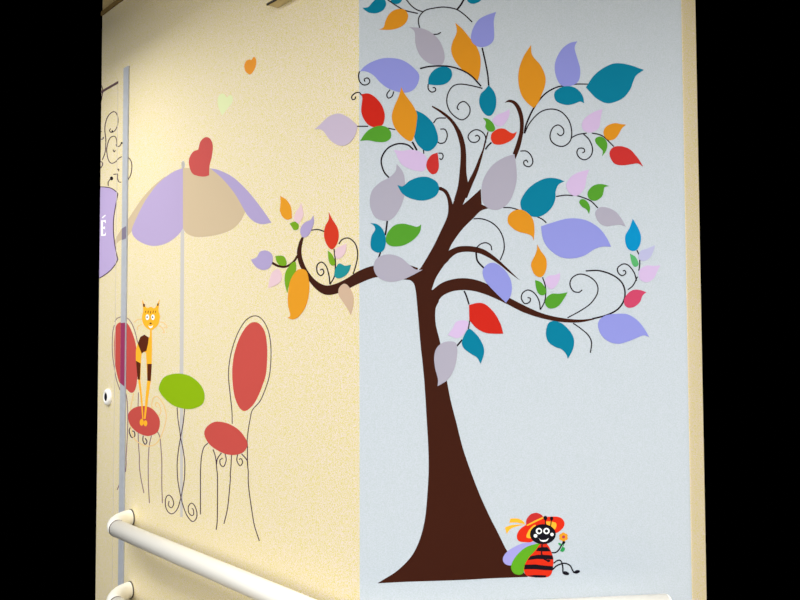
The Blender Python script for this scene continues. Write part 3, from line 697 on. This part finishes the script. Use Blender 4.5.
hat = shape('hat', L_([(195, 265), (212, 220), (260, 182), (330, 150), (390, 128), (460, 120), (512, 128), (540, 160), (535, 195), (505, 227), (470, 240), (380, 230), (310, 300), (250, 306), (208, 297)]), 'bug', 0.0015, bug, 'red brimmed hat')
shape('crown', L_([(262, 182, K), (266, 140), (295, 105), (335, 93), (370, 105), (392, 127, K), (330, 150)]), 'tomato', 0.0017, hat)
film('hat_band', [(closed_curve(L_([(264, 182, K), (320, 152), (386, 122, K), (389, 132, K), (330, 160), (275, 186)])), 0)], paint('yellow'), 0.0019, hat)['label'] = 'yellow hat band'
film('hat_lining', [(closed_curve(L_([(264, 268), (285, 215), (330, 180), (330, 240), (300, 275)])), 0), (closed_curve(L_([(405, 158), (470, 162), (483, 185), (470, 213), (440, 205)])), 0)], paint('yellow'), 0.0017, hat)['label'] = 'yellow underside of the brim'
film('ribbon', [(closed_curve(L_([(148, 135, K), (200, 135), (240, 153), (256, 178, K), (235, 172), (190, 163), (140, 165, K)])), 0)], paint('yellow'), 0.0012, hat)['label'] = 'yellow ribbon tail'
film('ribbon', [(closed_curve(L_([(108, 200, K), (150, 184), (200, 178), (250, 180, K), (200, 190), (150, 210), (122, 245, K)])), 0)], paint('yellow'), 0.0012, hat)['label'] = 'yellow ribbon tail'
hd = film('head', [(lo(384, 248, 94, 73), 0)], paint('black'), 0.0021, bug); hd['label'] = 'black head'
for ex, r in ((355, 23), (410, 23)):
    e = film('eye', [(lo(ex, 225, r, r), 0)], paint('white'), 0.0023, hd)
film('pupil', [(lo(357, 225, 12, 12), 0), (lo(410, 225, 12, 12), 0)], paint('black'), 0.0025, hd)
film('cheek', [(lo(330, 260, 14, 13), 0)], paint('white'), 0.0023, hd); film('cheek', [(lo(450, 250, 13, 12), 0)], paint('white'), 0.0023, hd)
film('mouth', [(closed_curve(L_([(354, 277, K), (370, 290), (390, 291), (408, 288), (426, 274, K), (415, 296), (390, 303), (368, 297)])), 0)], paint('white'), 0.0023, hd)
for a, b, r in (((403, 182), (402, 135), 14), ((440, 190), (447, 138), 12)):
    film('antenna', ribbon(L_([a, ((a[0] + b[0]) / 2, (a[1] + b[1]) / 2), b]), 1.0) + [(lo(b[0], b[1] - 4, r, r + 2), 0)], paint('black'), 0.0022, bug)
film('arm', ribbon(L_([(448, 383), (480, 380), (505, 355), (525, 320), (535, 308)]), 1.25) + [(lo(536, 308, 11, 10), 0)], paint('black'), 0.0017, bug)
film('arm', ribbon(L_([(378, 322), (375, 390), (390, 425), (415, 440)]), 1.4) + [(lo(425, 442, 13, 9), 0)], paint('black'), 0.0018, bug)
film('leg', ribbon(L_([(462, 460), (490, 440), (515, 442), (528, 480), (530, 522)]), 1.25) + [(lo(551, 532, 25, 13, 15), 0)], paint('black'), 0.0017, bug)
film('leg', ribbon(L_([(455, 505), (490, 475), (540, 460), (580, 475), (600, 510), (612, 530)]), 1.25) + [(lo(632, 522, 22, 12, -15), 0)], paint('black'), 0.0018, bug)
fl = empty('painted_flower', at(562, 549), 'small orange painted flower held up by the ladybird', 'painted flower')
film('stem', ribbon(L_([(536, 298), (534, 325), (522, 352), (512, 372)]), 0.9), paint('leafgreen'), 0.0011, fl)
for x, y, rx, ry, ro in ((509, 322, 15, 8, 35), (530, 360, 19, 13, -60)):
    film('leaf', [(lo(x, y, rx, ry, ro), 0)], paint('leafgreen'), 0.0013, fl)
for k in range(6):
    a = math.pi * (k / 3 + 0.15)
    film('petal', [(lo(534 + 19 * math.cos(a), 269 + 19 * math.sin(a), 14.5, 14.5), 0)], paint('amber'), 0.0015 + k * 0.00003, fl)
film('flower_centre', [(lo(534, 268, 11, 11), 0)], paint('darkred'), 0.0019, fl)['label'] = 'crimson flower centre'

# ---- purple sign on the door, cut off by the end of the wall
sg = empty('painted_sign', at(108, 277), 'lilac painted signboard with white letter on the door at the left edge', 'painted sign')
so = [(84, 192, K), (92, 187.6), (100.3, 186.8), (110, 187.8), (115.5, 191), (117.9, 193.8, K), (115.9, 205), (113.9, 217), (113.5, 227.5), (113.9, 236), (115.4, 247.8), (117.9, 259.4, K), (115, 265), (109, 271.8), (100, 277.8), (92, 280), (84, 277, K), (88, 235)]
shape('board', so, 'signpurple', 0.0011, sg)
line('outline', closed_curve(so)[:len(closed_curve(so))], 0.8, 'wire', 0.0013, sg)
lt = film('letter', [([(101.2, 220.2), (103.1, 220.2), (103.1, 236), (101.2, 236)], 0), ([(103.1, 220.2), (105.9, 220), (105.9, 223.2), (105.3, 223.2), (105, 221.8), (103.1, 221.8)], 0), ([(103.1, 226.8), (104.6, 226.8), (105, 226), (105.2, 226), (105.2, 229.6), (105, 229.6), (104.6, 228.8), (103.1, 228.8)], 0), ([(103.1, 234.4), (105, 234.2), (105.4, 232.6), (106, 232.6), (105.8, 235.6), (103.1, 236)], 0),
                     ([(102, 217.4), (105.3, 214.6), (106, 215.6), (102.6, 218.4)], 0)], paint('white'), 0.0014, sg)
lt['label'] = 'white letter with an accent'

c10 = crop(100, 100, 13.333); c14 = crop(100, 145, 13.333)
scr = empty('painted_scrollwork', at(110, 185), 'thin dark painted scrolls above the lilac signboard', 'painted scrollwork')
SW = 0.85
for pts in (c10([(142, 380), (128, 412), (158, 432), (205, 400), (235, 330), (240, 240), (215, 172), (172, 158), (112, 210), (76, 300), (65, 400), (78, 520)]) + c14([(76, 30), (66, 110), (30, 200)]),
            c10([(228, 590), (222, 530), (205, 492), (180, 483), (140, 502), (110, 560)]) + c14([(92, 40), (92, 100), (108, 185), (145, 241), (200, 230), (250, 180), (290, 155)]),
            c14([(360, 160), (400, 190), (425, 262), (412, 390), (362, 482)]),
            c14([(180, 392), (215, 388), (234, 392), (234, 440), (250, 488), (282, 497)]),
            c14([(110, 545), (112, 490), (150, 445)]), c14([(215, -10), (225, 16), (260, 15), (285, -22)]),
            c14([(175, 62), (190, 92), (205, 68)]), c14([(232, 325), (250, 322), (248, 352)]),
            c14([(0, 215), (28, 232), (36, 262), (8, 310)]), c10([(0, 410), (22, 420)]), c10([(0, 520), (34, 522), (46, 500)]),
            [(100.4, 71.5), (101.2, 75), (100.6, 79)], [(100.4, 83), (102, 87), (103, 90.5)], [(104.6, 89.5), (102.6, 93), (101.6, 99), (100.4, 104)]):
    line('scroll_line', pts, SW, 'wire', 0.0008, scr)
for x, y, r in ((111.6, 178.4, 1.9), (112.3, 131.2, 0.9), (121.8, 143, 1.0), (117.3, 174.2, 0.8), (103.4, 137.8, 0.8)):
    film('scroll_dot', [(oval(x, y, r * 0.85, r), 0)], paint('ink'), 0.001, scr)

# ------------------------------------------------------------------ camera, light, view
cam = bpy.data.cameras.new('camera'); co = bpy.data.objects.new('camera', cam); C.objects.link(co)
co.location = CAM; co.rotation_euler = RCAM.to_euler()
cam.sensor_width = 36; cam.lens = 36 * F / 800; cam.clip_start = 0.01
sc.camera = co

def area(name, loc, target, size, sy, power, col, spread=180):
    l = bpy.data.lights.new(name, 'AREA'); l.shape = 'RECTANGLE'; l.size = size; l.size_y = sy
    l.energy = power; l.color = col; l.spread = math.radians(spread)
    o = bpy.data.objects.new(name, l); C.objects.link(o); o.location = loc
    o.rotation_euler = (Vector(target) - Vector(loc)).to_track_quat('-Z', 'Y').to_euler()
    return o
lp0 = cw(s_of(140), CEIL - 0.2, 0.55)
area('ceiling_lamp', lp0, lp0 - Vector((0, 0, 1)), 0.3, 0.3, 8.0, (1.0, 0.98, 0.92))
def panel_light(name, c, sx, sy, p, rz, tilt=0.0):
    o = area(name, c, c - Vector((0, 0, 1)), sx, sy, p, (0.99, 0.99, 1.0))
    o.rotation_euler = (math.radians(tilt), 0, rz)
rc = math.atan2(DC.y, DC.x)
panel_light('corridor_luminaire', cw(1.5, CEIL - 0.05, 1.4), 2.6, 0.5, 70, rc)
area('corridor_fill', (-2.7, 0.5, 2.0), (-0.7, 2.7, 1.0), 1.2, 1.0, 22, (0.98, 0.99, 1.0), 120)  # fill light added to brighten the handrail's left end, no window here
panel_light('hall_luminaire', Vector((0.4, 0.1, CEIL - 0.05)), 3.4, 0.6, 115, 0.0, 0)
panel_light('side_fill', Vector((2.0, 0.6, CEIL - 0.05)), 0.6, 2.0, 60, 0.0, 0)  # unseen fill added to lift the cream return wall on the right
panel_light('rear_fill', Vector((0.2, -1.3, 2.1)), 4.5, 0.9, 50, 0.0, 55)  # broad fill light added behind the camera, not a ceiling fitting
bpy.data.lights['rear_fill'].spread = math.radians(110)
w = bpy.data.worlds.new('world'); sc.world = w; w.use_nodes = True
w.node_tree.nodes['Background'].inputs[0].default_value = (0, 0, 0, 1)
w.node_tree.nodes['Background'].inputs[1].default_value = 0
sc.view_settings.view_transform = 'Standard'; sc.view_settings.look = 'None'
sc.view_settings.exposure = -0.66; sc.view_settings.gamma = 1.0
sc.view_settings.use_curve_mapping = False
